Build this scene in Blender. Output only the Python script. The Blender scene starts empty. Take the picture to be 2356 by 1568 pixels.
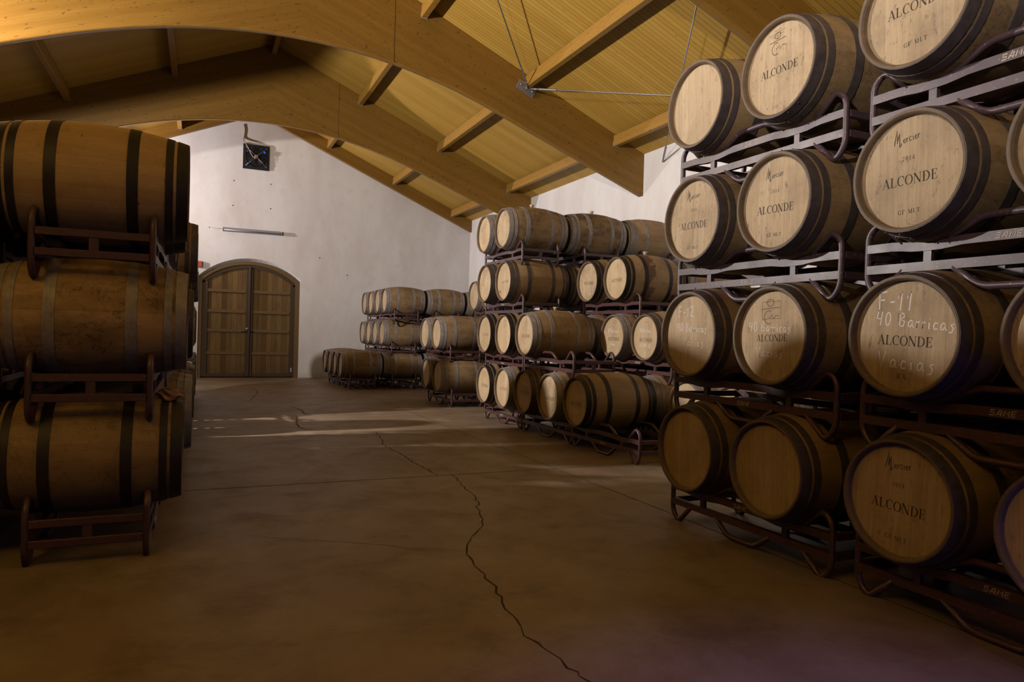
import bpy, math, random
from mathutils import Vector, Matrix
PI = math.pi
S = bpy.context.scene
COL = S.collection
rnd = random.Random(7)

# ------------------------------------------------------------------ helpers
class MB:
    """collects geometry, then becomes one mesh"""
    def __init__(s):
        s.v = []; s.f = []; s.mi = []; s.sm = []
    def face(s, idx, mi=0, sm=False):
        s.f.append(idx); s.mi.append(mi); s.sm.append(sm)
    def poly(s, pts, mi=0):
        b = len(s.v); s.v += [tuple(p) for p in pts]; s.face(list(range(b, b+len(pts))), mi)
    def box(s, c, d, mi=0, bev=0.0, rot=None):
        x, y, z = d[0]/2, d[1]/2, d[2]/2
        b = len(s.v); e = min(bev, x*.9, y*.9, z*.9)
        def put(p):
            p = Vector(p)
            if rot is not None: p = rot @ p
            s.v.append((p.x+c[0], p.y+c[1], p.z+c[2]))
        if e <= 0:
            for sx in (-1, 1):
                for sy in (-1, 1):
                    for sz in (-1, 1): put((sx*x, sy*y, sz*z))
            for q in ((0,1,3,2),(4,6,7,5),(0,4,5,1),(2,3,7,6),(0,2,6,4),(1,5,7,3)):
                s.face([b+i for i in q], mi)
            return
        # chamfered box: 24 verts
        idx = {}
        for sx in (-1, 1):
            for sy in (-1, 1):
                for sz in (-1, 1):
                    for k in range(3):
                        p = [sx*x, sy*y, sz*z]
                        for j in range(3):
                            if j != k: p[j] -= e*(1 if p[j] > 0 else -1)
                        idx[(sx, sy, sz, k)] = len(s.v); put(p)
        for k in range(3):
            a, c2 = [j for j in range(3) if j != k]
            for sg in (-1, 1):
                q = []
                for (u, w) in ((-1,-1),(1,-1),(1,1),(-1,1)):
                    t = [0,0,0]; t[k] = sg; t[a] = u; t[c2] = w
                    q.append(idx[(*t, k)])
                if (sg < 0) ^ (k == 1): q.reverse()
                s.face(q, mi)
        for k in range(3):           # edges along axis k
            a, c2 = [j for j in range(3) if j != k]
            for u in (-1, 1):
                for w in (-1, 1):
                    t0 = [0,0,0]; t0[a] = u; t0[c2] = w; t1 = list(t0); t0[k] = -1; t1[k] = 1
                    s.face([idx[(*t0, a)], idx[(*t1, a)], idx[(*t1, c2)], idx[(*t0, c2)]], mi)
        for sx in (-1, 1):
            for sy in (-1, 1):
                for sz in (-1, 1):
                    s.face([idx[(sx, sy, sz, k)] for k in range(3)], mi)
    def lathe(s, prof, n=40, mi=0, axis='x', c=(0,0,0), smooth=True, close=False):
        """prof: (along, radius) list, revolved about an axis"""
        b = len(s.v); m = len(prof)
        for i in range(n):
            a = 2*PI*i/n; ca, sa = math.cos(a), math.sin(a)
            for (t, r) in prof:
                if axis == 'x': p = (t, r*ca, r*sa)
                elif axis == 'y': p = (r*sa, t, r*ca)
                else: p = (r*ca, r*sa, t)
                s.v.append((p[0]+c[0], p[1]+c[1], p[2]+c[2]))
        for i in range(n):
            j = (i+1) % n
            for k in range(m if close else m-1):
                k2 = (k+1) % m
                s.face([b+i*m+k, b+i*m+k2, b+j*m+k2, b+j*m+k], mi, smooth)
    def disc(s, x, r, n=40, mi=0, axis='x', c=(0,0,0), flip=False):
        b = len(s.v)
        for i in range(n):
            a = 2*PI*i/n
            p = {'x': (x, r*math.cos(a), r*math.sin(a)), 'y': (r*math.sin(a), x, r*math.cos(a)), 'z': (r*math.cos(a), r*math.sin(a), x)}[axis]
            s.v.append((p[0]+c[0], p[1]+c[1], p[2]+c[2]))
        q = list(range(b, b+n))
        if flip: q.reverse()
        s.face(q, mi)
    def tube(s, pts, r, n=8, mi=0, fillet=0.0, seg=4):
        """round tube through pts; corners rounded by fillet"""
        P = [Vector(p) for p in pts]
        if fillet > 0:
            Q = [P[0]]
            for i in range(1, len(P)-1):
                a, b, c = P[i-1], P[i], P[i+1]
                la, lc = (a-b).length, (c-b).length
                f = min(fillet, la*.48, lc*.48)
                p0 = b+(a-b)*(f/la); p1 = b+(c-b)*(f/lc)
                for k in range(seg+1):
                    t = k/seg
                    Q.append(p0*(1-t)**2+b*2*t*(1-t)+p1*t*t)
            Q.append(P[-1]); P = Q
        b0 = len(s.v); m = len(P)
        T = []
        for i in range(m):
            d = P[min(i+1, m-1)]-P[max(i-1, 0)]
            T.append(d.normalized())
        ref = Vector((0,0,1)) if abs(T[0].z) < .9 else Vector((1,0,0))
        nrm = T[0].cross(ref).normalized()
        for i in range(m):
            nrm = (nrm-T[i]*nrm.dot(T[i])).normalized()
            bi = T[i].cross(nrm)
            for k in range(n):
                a = 2*PI*k/n
                p = P[i]+(nrm*math.cos(a)+bi*math.sin(a))*r
                s.v.append(tuple(p))
        for i in range(m-1):
            for k in range(n):
                k2 = (k+1) % n
                s.face([b0+i*n+k, b0+i*n+k2, b0+(i+1)*n+k2, b0+(i+1)*n+k], mi, True)
        s.face([b0+k for k in reversed(range(n))], mi); s.face([b0+(m-1)*n+k for k in range(n)], mi)
    def prism(s, pts, ax, t0, t1, mi=0):
        """2-D outline extruded along an axis (0,1,2)"""
        n = len(pts); b = len(s.v)
        for t in (t0, t1):
            for (a, c) in pts:
                p = [a, c]; p.insert(ax, t); s.v.append(tuple(p))
        s.face([b+i for i in range(n)], mi); s.face([b+n+i for i in reversed(range(n))], mi)
        for i in range(n):
            j = (i+1) % n
            s.face([b+i, b+n+i, b+n+j, b+j], mi)
    def strip(s, pts, w, to3, mi=0):
        """flat ribbon along 2-D pts; w a width or a list; to3 maps (u,v) to a point"""
        n = len(pts)
        if not isinstance(w, (list, tuple)): w = [w]*n
        b = len(s.v)
        for i in range(n):
            p0 = pts[max(i-1, 0)]; p1 = pts[min(i+1, n-1)]
            dx, dy = p1[0]-p0[0], p1[1]-p0[1]
            l = math.hypot(dx, dy) or 1
            nx, ny = -dy/l*w[i]/2, dx/l*w[i]/2
            s.v.append(tuple(to3(pts[i][0]+nx, pts[i][1]+ny))); s.v.append(tuple(to3(pts[i][0]-nx, pts[i][1]-ny)))
        for i in range(n-1):
            s.face([b+2*i, b+2*i+1, b+2*i+3, b+2*i+2], mi)
    def mesh(s, name, mats, fix=True):
        me = bpy.data.meshes.new(name)
        me.from_pydata(s.v, [], s.f)
        for m in mats: me.materials.append(m)
        me.polygons.foreach_set('material_index', s.mi)
        me.polygons.foreach_set('use_smooth', s.sm)
        me.update()
        if fix:
            import bmesh
            bm = bmesh.new(); bm.from_mesh(me)
            bmesh.ops.recalc_face_normals(bm, faces=bm.faces)
            bm.to_mesh(me); bm.free()
        return me
    def build(s, name, mats, parent=None, loc=(0,0,0), fix=True, **props):
        if not isinstance(mats, (list, tuple)): mats = [mats]
        return link(name, s.mesh(name, mats, fix), parent, loc, **props)

def link(name, me, parent=None, loc=(0,0,0), **props):
    o = bpy.data.objects.new(name, me); COL.objects.link(o)
    o.location = loc
    if parent is not None: o.parent = parent
    for k, v in props.items(): o[k] = v
    return o
def empty(name, loc, label, category, rz=0.0, **props):
    o = bpy.data.objects.new(name, None); COL.objects.link(o)
    o.location = loc; o.rotation_euler = (0, 0, rz); o.empty_display_size = .1
    o['label'] = label; o['category'] = category
    for k, v in props.items(): o[k] = v
    return o

# ------------------------------------------------------------------ node materials
class NT:
    def __init__(s, name):
        s.m = bpy.data.materials.new(name); s.m.use_nodes = True
        s.t = s.m.node_tree; s.t.nodes.clear()
        s.out = s.n('ShaderNodeOutputMaterial'); s.b = s.n('ShaderNodeBsdfPrincipled')
        s.l(s.b.outputs[0], s.out.inputs[0])
    def n(s, typ, **kw):
        nd = s.t.nodes.new(typ)
        for k, v in kw.items(): setattr(nd, k, v)
        return nd
    def l(s, a, b): s.t.links.new(a, b)
    def set(s, sock, v):
        if hasattr(v, 'is_linked') or isinstance(v, bpy.types.NodeSocket): s.l(v, sock)
        else: sock.default_value = v
    def math(s, op, a, b=0.0, c=None, clamp=False):
        nd = s.n('ShaderNodeMath', operation=op); nd.use_clamp = clamp
        s.set(nd.inputs[0], a); s.set(nd.inputs[1], b)
        if c is not None: s.set(nd.inputs[2], c)
        return nd.outputs[0]
    def mix(s, f, a, b, blend='MIX'):
        nd = s.n('ShaderNodeMix', data_type='RGBA', blend_type=blend)
        s.set(nd.inputs[0], f)
        for i, v in ((6, a), (7, b)):
            if isinstance(v, tuple) and len(v) == 3: v = (*v, 1)
            s.set(nd.inputs[i], v)
        return nd.outputs[2]
    def noise(s, vec, scale, detail=3, rough=.55, dist=0.0):
        nd = s.n('ShaderNodeTexNoise'); s.set(nd.inputs['Vector'], vec)
        nd.inputs['Scale'].default_value = scale; nd.inputs['Detail'].default_value = detail
        nd.inputs['Roughness'].default_value = rough; nd.inputs['Distortion'].default_value = dist
        return nd.outputs[0]
    def white(s, v, dim='1D'):
        nd = s.n('ShaderNodeTexWhiteNoise', noise_dimensions=dim)
        s.set(nd.inputs['W' if dim == '1D' else 'Vector'], v); return nd.outputs[0]
    def ramp(s, f, a, b):
        nd = s.n('ShaderNodeMapRange'); nd.clamp = True
        s.set(nd.inputs[0], f); nd.inputs[1].default_value = a; nd.inputs[2].default_value = b
        return nd.outputs[0]
    def scale(s, vec, xyz):
        nd = s.n('ShaderNodeMapping'); s.l(vec, nd.inputs[0]); nd.inputs['Scale'].default_value = xyz; return nd.outputs[0]
    def obj(s): return s.n('ShaderNodeTexCoord').outputs['Object']
    def geo(s): return s.n('ShaderNodeNewGeometry').outputs['Position']
    def xyz(s, vec):
        nd = s.n('ShaderNodeSeparateXYZ'); s.l(vec, nd.inputs[0]); return nd.outputs
    def vec(s, x, y, z):
        nd = s.n('ShaderNodeCombineXYZ')
        for i, v in enumerate((x, y, z)): s.set(nd.inputs[i], v)
        return nd.outputs[0]
    def addv(s, a, b):
        nd = s.n('ShaderNodeVectorMath', operation='ADD'); s.set(nd.inputs[0], a); s.set(nd.inputs[1], b); return nd.outputs[0]
    def bump(s, h, strength, dist=.01):
        nd = s.n('ShaderNodeBump'); nd.inputs['Strength'].default_value = strength; nd.inputs['Distance'].default_value = dist
        s.l(h, nd.inputs['Height']); s.l(nd.outputs[0], s.b.inputs['Normal'])
    def done(s, col, rough=.7, metal=0.0, spec=.4):
        s.set(s.b.inputs['Base Color'], (*col, 1) if isinstance(col, tuple) and len(col) == 3 else col)
        s.set(s.b.inputs['Roughness'], rough); s.set(s.b.inputs['Metallic'], metal)
        s.b.inputs['Specular IOR Level'].default_value = spec
        return s.m

def objinfo(t):
    oi = t.n('ShaderNodeObjectInfo')
    sp = t.n('ShaderNodeSeparateColor'); t.l(oi.outputs['Color'], sp.inputs[0])
    return oi.outputs['Random'], sp.outputs   # random, (tone, dirt, stain)

def mat_staves():
    t = NT('oak_staves'); p = t.obj(); R, (tone, dirt, stain) = objinfo(t)
    x, y, z = t.xyz(p)
    ang = t.math('DIVIDE', t.math('ARCTAN2', y, z), 2*PI)
    off = t.math('MULTIPLY', R, 37.0)
    wob = t.math('MULTIPLY', t.noise(t.vec(off, ang, 0.0), 9.0, 0), .9)
    a = t.math('ADD', t.math('MULTIPLY', ang, 27.0), wob)
    idx = t.math('FLOOR', a); fr = t.math('FRACT', a)
    w = t.white(t.math('ADD', idx, off))
    edge = t.math('MINIMUM', fr, t.math('SUBTRACT', 1.0, fr))
    gap = t.ramp(edge, .035, .0)
    ps = t.addv(p, t.vec(off, off, off))
    grain = t.noise(t.scale(ps, (1.6, 42, 42)), 2.2, 4, .6, .3)
    big = t.noise(t.scale(ps, (1.5, 2.2, 2.2)), 1.6, 4, .65)
    blot = t.noise(ps, 9.0, 5, .7)
    c = t.mix(w, (.355, .236, .115), (.455, .318, .168))
    c = t.mix(t.math('MULTIPLY', grain, .55), c, (.20, .11, .045))
    c = t.mix(t.math('MULTIPLY', t.ramp(big, .42, .7), t.math('ADD', t.math('MULTIPLY', dirt, .75), .12)), c, (.085, .05, .026))
    c = t.mix(t.math('MULTIPLY', t.ramp(blot, .58, .70), t.math('ADD', t.math('MULTIPLY', dirt, .7), .15)), c, (.07, .04, .02))
    vn = t.noise(t.scale(ps, (1.2, 1, 1)), 6.5, 5, .68, .6)
    vein = t.ramp(t.math('ABSOLUTE', t.math('SUBTRACT', vn, .5)), .022, .0)
    c = t.mix(t.math('MULTIPLY', t.math('MULTIPLY', vein, t.ramp(big, .40, .60)), t.math('MULTIPLY', dirt, .9)), c, (.04, .022, .012))
    dab = t.noise(t.scale(ps, (3, 1, 2)), 13.0, 4, .65)
    c = t.mix(t.math('MULTIPLY', t.ramp(dab, .67, .72), .75), c, (.035, .02, .012))
    # wine stain running down from the bung
    rag = t.noise(t.scale(ps, (1, 2.2, 1.2)), 5.0, 5, .72)
    sw = t.math('ADD', t.math('MULTIPLY', t.ramp(z, -.30, .30), -.03), t.math('MULTIPLY', t.math('SUBTRACT', rag, .30), .55))
    st = t.math('MULTIPLY', t.math('MULTIPLY', t.math('GREATER_THAN', x, -.19), t.math('LESS_THAN', x, t.math('ADD', sw, -.15))), stain)
    c = t.mix(t.math('MULTIPLY', st, .75), c, (.085, .03, .028))
    c = t.mix(t.math('MULTIPLY', gap, .15), c, (.06, .034, .017))
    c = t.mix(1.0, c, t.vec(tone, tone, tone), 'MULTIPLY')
    ch = t.ramp(t.math('ABSOLUTE', x), .425, .462)
    c = t.mix(t.math('MULTIPLY', ch, t.math('ADD', .45, t.math('MULTIPLY', blot, .6))), c, (.105, .075, .055))
    t.bump(t.math('SUBTRACT', t.math('MULTIPLY', grain, .25), gap), .14, .004)
    return t.done(c, .62, 0, .35)

def mat_head():
    t = NT('oak_head'); p = t.obj(); R, (tone, dirt, stain) = objinfo(t)
    x, y, z = t.xyz(p); off = t.math('MULTIPLY', R, 51.0)
    a = t.math('ADD', t.math('MULTIPLY', y, 12.5), t.math('ADD', off, t.math('MULTIPLY', t.noise(t.vec(off, y, 0.0), 4.0, 0), 1.6)))
    idx = t.math('FLOOR', a); fr = t.math('FRACT', a)
    w = t.white(t.math('ADD', idx, off))
    edge = t.math('MINIMUM', fr, t.math('SUBTRACT', 1.0, fr)); gap = t.ramp(edge, .03, .0)
    ps = t.addv(p, t.vec(off, off, off))
    grain = t.noise(t.scale(ps, (40, 46, 1.8)), 2.2, 4, .6, .2)
    big = t.noise(ps, 3.4, 4, .62)
    blot = t.noise(t.scale(ps, (1, 1.6, .8)), 19.0, 5, .75)
    c = t.mix(w, (.50, .372, .226), (.58, .442, .282))
    c = t.mix(t.math('MULTIPLY', t.ramp(grain, .35, .75), .45), c, (.33, .205, .095))
    c = t.mix(t.math('MULTIPLY', t.ramp(big, .45, .72), t.math('ADD', t.math('MULTIPLY', dirt, .6), .10)), c, (.17, .115, .075))
    c = t.mix(t.math('MULTIPLY', t.ramp(blot, .57, .70), t.math('ADD', t.math('MULTIPLY', dirt, .8), .2)), c, (.12, .075, .045))
    sc = t.noise(t.scale(ps, (1, 5, 3)), 24.0, 3, .6)
    c = t.mix(t.math('MULTIPLY', t.ramp(sc, .66, .72), t.math('ADD', t.math('MULTIPLY', dirt, .7), .2)), c, (.07, .042, .025))
    streak = t.noise(t.scale(ps, (1, 16, 1.2)), 1.6, 4, .7)
    c = t.mix(t.math('MULTIPLY', t.ramp(streak, .52, .72), t.math('ADD', t.math('MULTIPLY', dirt, .5), .12)), c, (.24, .165, .11))
    rad = t.math('SQRT', t.math('ADD', t.math('MULTIPLY', y, y), t.math('MULTIPLY', z, z)))
    c = t.mix(t.math('MULTIPLY', gap, .12), c, (.12, .07, .035))
    c = t.mix(t.ramp(rad, .2635, .2665), c, (.04, .026, .018))
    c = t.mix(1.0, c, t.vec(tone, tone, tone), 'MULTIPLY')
    t.bump(t.math('SUBTRACT', t.math('MULTIPLY', grain, .3), gap), .25, .003)
    return t.done(c, .66, 0, .3)

def mat_hoop(name, a, b, rough, metal):
    t = NT(name); p = t.obj(); R, _c = objinfo(t)
    ps = t.addv(p, t.vec(R, t.math('MULTIPLY', R, 9.0), R))
    n1 = t.noise(ps, 14.0, 4, .65); n2 = t.noise(t.scale(ps, (30, 4, 4)), 3.0, 3, .6)
    c = t.mix(t.ramp(n1, .35, .7), a, b)
    c = t.mix(t.math('MULTIPLY', t.ramp(n2, .55, .75), .4), c, (.07, .045, .035))
    return t.done(c, t.math('ADD', t.math('MULTIPLY', n1, .25), rough), metal, .45)

def mat_paint(name, base, rust, amount):
    t = NT(name); p = t.geo()
    n1 = t.noise(p, 55.0, 4, .7); n2 = t.noise(p, 6.0, 3, .6)
    c = t.mix(t.math('MULTIPLY', t.ramp(n2, .4, .7), .5), base, tuple(v*.55 for v in base))
    c = t.mix(t.math('MULTIPLY', t.ramp(n1, .60, .68), amount), c, rust)
    return t.done(c, t.math('ADD', t.math('MULTIPLY', n2, .25), .30), .0, .55)

def mat_flat(name, col, rough=.7, metal=0.0, spec=.3):
    t = NT(name); p = t.obj()
    n1 = t.noise(p, 30.0, 3, .6)
    c = t.mix(t.math('MULTIPLY', n1, .5), col, tuple(v*.7 for v in col))
    return t.done(c, rough, metal, spec)

def mat_plaster():
    t = NT('white_plaster'); p = t.geo()
    n1 = t.noise(t.scale(p, (1, 1, .45)), .9, 5, .65); n2 = t.noise(p, 16.0, 4, .6); n3 = t.noise(p, 3.0, 4, .6)
    z = t.xyz(p)[2]
    c = t.mix(t.ramp(n1, .4, .75), (.80, .77, .745), (.66, .585, .54))
    c = t.mix(t.math('MULTIPLY', t.ramp(n3, .58, .75), .22), c, (.56, .465, .41))
    low_mix = t.math('MULTIPLY', t.ramp(t.math('ADD', z, t.math('MULTIPLY', n3, .5)), .35, -.05), .6)  # browner towards the bottom edge
    c = t.mix(low_mix, c, (.33, .25, .18))
    t.bump(n2, .10, .010)
    return t.done(c, .9, 0, .2)

def mat_boards():
    """tongue-and-groove pine running down the roof slope"""
    t = NT('ceiling_boards'); p = t.geo(); x, y, z = t.xyz(p)
    a = t.math('MULTIPLY', y, 11.5); idx = t.math('FLOOR', a); fr = t.math('FRACT', a)
    w = t.white(idx)
    edge = t.math('MINIMUM', fr, t.math('SUBTRACT', 1.0, fr)); gap = t.ramp(edge, .07, .02)
    grain = t.noise(t.scale(p, (1.0, 34, 1.0)), 2.0, 4, .6, .3)
    knot = t.noise(t.scale(p, (4.0, 9.0, 4.0)), 2.6, 2, .5)
    c = t.mix(w, (.46, .270, .044), (.55, .340, .068))
    c = t.mix(t.math('MULTIPLY', grain, .45), c, (.32, .165, .028))
    c = t.mix(t.math('MULTIPLY', t.ramp(knot, .70, .76), .6), c, (.16, .07, .015))
    c = t.mix(t.math('MULTIPLY', gap, .55), c, (.10, .045, .010))
    t.bump(t.math('SUBTRACT', 1.0, gap), .5, .006)
    return t.done(c, .55, 0, .35)

def mat_glulam(name, axis):
    """laminated beam; axis = 0 laminations seen on an arched truss, 1 on a purlin"""
    t = NT(name); p = t.geo(); x, y, z = t.xyz(p)
    if axis == 0:
        d = t.math('ABSOLUTE', t.math('SUBTRACT', x, 1.35))
        q = t.math('ADD', z, t.math('MULTIPLY', t.math('MINIMUM', t.math('MULTIPLY', t.math('MULTIPLY', d, d), .0575), t.math('ADD', t.math('MULTIPLY', d, .375), -.6)), 1.0))
        sv = (1.2, 10, 1.0)
    else:
        q = z; sv = (12, 1.2, 14)
    lam = t.math('MULTIPLY', q, 26.0 if axis == 0 else 24.0)
    w = t.white(t.math('FLOOR', lam)); fr = t.math('FRACT', lam)
    edge = t.math('MINIMUM', fr, t.math('SUBTRACT', 1.0, fr)); gap = t.ramp(edge, .06, .0)
    gv = t.vec(t.math('MULTIPLY', x, sv[0]), t.math('MULTIPLY', y, sv[1]), t.math('MULTIPLY', q, 22.0))
    grain = t.noise(gv, 1.6, 4, .65, .4)
    knot = t.noise(t.vec(t.math('MULTIPLY', x, 5.0), t.math('MULTIPLY', y, 5.0), t.math('MULTIPLY', q, 12.0)), 2.6, 2, .5)
    c = t.mix(w, (.225, .112, .014), (.265, .137, .020)) if axis == 0 else t.mix(w, (.33, .175, .030), (.38, .21, .040))
    c = t.mix(t.math('MULTIPLY', t.ramp(grain, .3, .75), .45), c, (.155, .068, .009) if axis == 0 else (.23, .105, .016))
    c = t.mix(t.math('MULTIPLY', t.ramp(knot, .655, .72), .8), c, (.075, .032, .008))
    c = t.mix(t.math('MULTIPLY', gap, .18), c, (.12, .05, .01))
    return t.done(c, .5, 0, .4)

def mat_floor():
    t = NT('stained_concrete'); p = t.geo()
    n1 = t.noise(t.scale(p, (1, .55, 1)), .55, 5, .65, .6); n2 = t.noise(p, 2.3, 5, .68, .4); n3 = t.noise(p, 40.0, 3, .6)
    n4 = t.noise(t.scale(p, (.6, 2.2, 1)), 1.1, 5, .7, .5)
    c = t.mix(t.ramp(n1, .35, .68), (.265, .196, .132), (.175, .122, .078))
    c = t.mix(t.math('MULTIPLY', t.ramp(n4, .50, .68), .6), c, (.225, .140, .075))
    c = t.mix(t.math('MULTIPLY', t.ramp(n2, .48, .68), .62), c, (.120, .080, .050))
    n5 = t.noise(p, .9, 6, .72, .3)
    c = t.mix(t.math('MULTIPLY', t.ramp(n5, .48, .62), .6), c, (.31, .25, .185))
    c = t.mix(t.math('MULTIPLY', t.ramp(n3, .60, .75), .14), c, (.45, .36, .28))
    rg = t.math('ADD', t.math('MULTIPLY', n2, .35), .33)
    t.bump(n3, .06, .004)
    return t.done(c, rg, 0, .35)

def mat_doorwood():
    t = NT('weathered_door_planks'); p = t.geo(); x, y, z = t.xyz(p)
    a = t.math('MULTIPLY', x, 7.6); idx = t.math('FLOOR', a); fr = t.math('FRACT', a)
    w = t.white(idx); edge = t.math('MINIMUM', fr, t.math('SUBTRACT', 1.0, fr)); gap = t.ramp(edge, .05, .01)
    g = t.noise(t.scale(p, (30, 30, 1.4)), 1.8, 4, .65, .3); n2 = t.noise(t.scale(p, (3, 1, .7)), 1.4, 4, .6)
    c = t.mix(w, (.105, .058, .014), (.225, .138, .045))
    c = t.mix(t.math('MULTIPLY', t.ramp(g, .35, .7), .55), c, (.10, .05, .02))
    c = t.mix(t.math('MULTIPLY', t.ramp(n2, .48, .7), .6), c, (.085, .043, .02))
    low_mix = t.math('MULTIPLY', t.ramp(t.math('ADD', z, t.math('MULTIPLY', n2, .7)), .85, .1), .6)  # planks darken towards the bottom
    c = t.mix(low_mix, c, (.06, .032, .016))
    c = t.mix(t.math('MULTIPLY', gap, .6), c, (.03, .016, .008))
    return t.done(c, .75, 0, .25)

M_ST, M_HD = mat_staves(), mat_head()
M_HB = mat_hoop('black_hoop', (.012, .010, .009), (.028, .022, .019), .40, .15)
M_HG = mat_hoop('galvanised_hoop', (.34, .31, .31), (.22, .195, .19), .45, .2)
M_HD2 = mat_hoop('dull_dark_hoop', (.105, .085, .082), (.058, .045, .043), .42, .25)
M_RK = mat_paint('maroon_rack_paint', (.080, .034, .036), (.30, .20, .15), .55)
M_RK2 = mat_paint('lamplit_rack_paint', (.078, .047, .060), (.36, .27, .22), .6)  # maroon paint again, lamp sheen and dust put into its colour
M_INK = mat_flat('black_ink', (.055, .04, .03), .8)
M_FINK = mat_flat('faded_ink', (.19, .13, .085), .8)
M_CHALK = mat_flat('white_chalk', (.82, .76, .72), .9)
M_TAG = mat_flat('cream_tag_paint', (.50, .42, .34), .6)
M_BUNG = mat_flat('pale_bung', (.58, .47, .33), .6)
M_PL, M_BD = mat_plaster(), mat_boards()
M_PL2 = mat_flat('low_bounce_render', (.36, .33, .30), .9)  # unseen walls darkened to cut bounced light
M_GL, M_PU = mat_glulam('glulam_arch', 0), mat_glulam('glulam_purlin', 1)
M_FL, M_DW = mat_floor(), mat_doorwood()
M_CRK = mat_flat('floor_crack', (.050, .030, .018), .95)
M_JNT = mat_flat('floor_joint', (.062, .040, .026), .95)
M_DKW = mat_flat('dark_door_frame', (.070, .042, .022), .7)
M_MDW = mat_flat('mid_door_rail', (.165, .100, .040), .75)
M_STEEL = mat_flat('dull_steel', (.30, .29, .30), .45, .6, .5)
M_ROD = mat_flat('grey_rod', (.33, .30, .29), .5, .4, .5)
M_BLK = mat_flat('black_plastic', (.020, .020, .022), .5)
M_GREY = mat_flat('grey_plastic', (.32, .31, .33), .5)
M_RED = mat_flat('red_plastic', (.55, .10, .05), .5)
M_CABLE = mat_flat('brown_cable', (.30, .22, .15), .6)
M_RAG = mat_flat('brown_cloth', (.50, .28, .16), .9)
def emit(name, col, st):
    t = NT(name); e = t.n('ShaderNodeEmission'); e.inputs[0].default_value = (*col, 1); e.inputs[1].default_value = st
    t.l(e.outputs[0], t.out.inputs[0]); return t.m
M_SKY = emit('blue_daylight', (.02, .10, 1.0), 1.1)

# ------------------------------------------------------------------ lettering (drawn strokes, no font)
def arc(cx, cy, rx, ry, a0, a1, n=12):
    return [(cx+rx*math.cos(math.radians(a0+(a1-a0)*i/n)), cy+ry*math.sin(math.radians(a0+(a1-a0)*i/n))) for i in range(n+1)]
TK, TN = .15, .045
def _serif(x, y, w=.26): return ([(x-w/2, y), (x+w/2, y)], TN)
def rnd_stroke(cx, cy, rx, ry, a0, a1, thick=TK, thin=TN, n=16):
    pts = arc(cx, cy, rx, ry, a0, a1, n)
    ws = [thin+(thick-thin)*abs(math.cos(math.radians(a0+(a1-a0)*i/n)))**1.5 for i in range(n+1)]
    return (pts, ws)
h = TN/2
STAMP = {   # letter: (advance, strokes)
 'A': (.84, [([(.08, h), (.40, 1)], TN), ([(.39, 1), (.70, h)], TK), ([(.20, .34), (.58, .34)], TN), _serif(.08, h, .24), _serif(.70, h, .30)]),
 'L': (.72, [([(.17, 0), (.17, 1)], TK), _serif(.17, 1-h, .32), ([(.02, h), (.64, h)], TN), ([(.63, 0), (.65, .28)], .05)]),
 'C': (.80, [rnd_stroke(.43, .5, .35, .49, 48, 312), ([(.70, .66), (.70, .98)], .05)]),
 'O': (.86, [rnd_stroke(.43, .5, .36, .49, 0, 360, n=28)]),
 'N': (.90, [([(.14, 0), (.14, 1)], TN), ([(.14, .99), (.74, .01)], TK), ([(.74, 0), (.74, 1)], TN), _serif(.14, h, .24), _serif(.12, 1-h, .26), _serif(.74, 1-h, .24)]),
 'D': (.86, [([(.17, 0), (.17, 1)], TK), rnd_stroke(.30, .5, .44, .48, -90, 90), ([(.02, h), (.32, h)], TN), ([(.02, 1-h), (.32, 1-h)], TN)]),
 'E': (.74, [([(.17, 0), (.17, 1)], TK), ([(.02, h), (.62, h)], TN), ([(.02, 1-h), (.60, 1-h)], TN), ([(.17, .52), (.46, .52)], TN), ([(.62, 0), (.64, .27)], .05), ([(.60, .75), (.60, 1)], .05), ([(.46, .40), (.46, .64)], .05)]),
 'G': (.86, [rnd_stroke(.43, .5, .35, .49, 48, 320), ([(.70, .68), (.70, .98)], .05), ([(.68, .05), (.68, .42)], TK*.8), _serif(.66, .43, .28)]),
 'F': (.70, [([(.17, 0), (.17, 1)], TK), ([(.02, 1-h), (.60, 1-h)], TN), ([(.17, .50), (.46, .50)], TN), _serif(.17, h, .32), ([(.60, .73), (.60, 1)], .05)]),
 'M': (1.02, [([(.13, 0), (.13, 1)], TN), ([(.13, .99), (.48, .05)], TK*.85), ([(.48, .05), (.84, .99)], TN), ([(.84, 0), (.84, 1)], TK*.9), _serif(.13, h, .24), _serif(.84, h, .30)]),
 'T': (.76, [([(.37, 0), (.37, 1)], TK), ([(.04, 1-h), (.70, 1-h)], TN), ([(.05, .72), (.05, 1)], .05), ([(.69, .72), (.69, 1)], .05), _serif(.37, h, .32)]),
 'R': (.84, [([(.17, 0), (.17, 1)], TK), rnd_stroke(.30, .75, .32, .235, -90, 90), ([(.38, .50), (.72, .01)], TK), _serif(.17, h, .32), ([(.02, 1-h), (.32, 1-h)], TN)]),
 '2': (.66, [(arc(.30, .70, .22, .28, 165, -25, 10)+[(.10, .05)], .085), ([(.08, .05), (.56, .05)], .10)]),
 '0': (.66, [rnd_stroke(.31, .5, .24, .48, 0, 360, .13, .05, 24)]),
 '1': (.48, [([(.25, 0), (.25, 1)], .13), ([(.08, .82), (.25, .98)], .06), _serif(.25, h, .34)]),
 '4': (.70, [([(.44, 0), (.44, 1)], .12), ([(.44, .99), (.05, .30)], .05), ([(.03, .28), (.64, .28)], .06)]),
 ' ': (.46, []),
}
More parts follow.
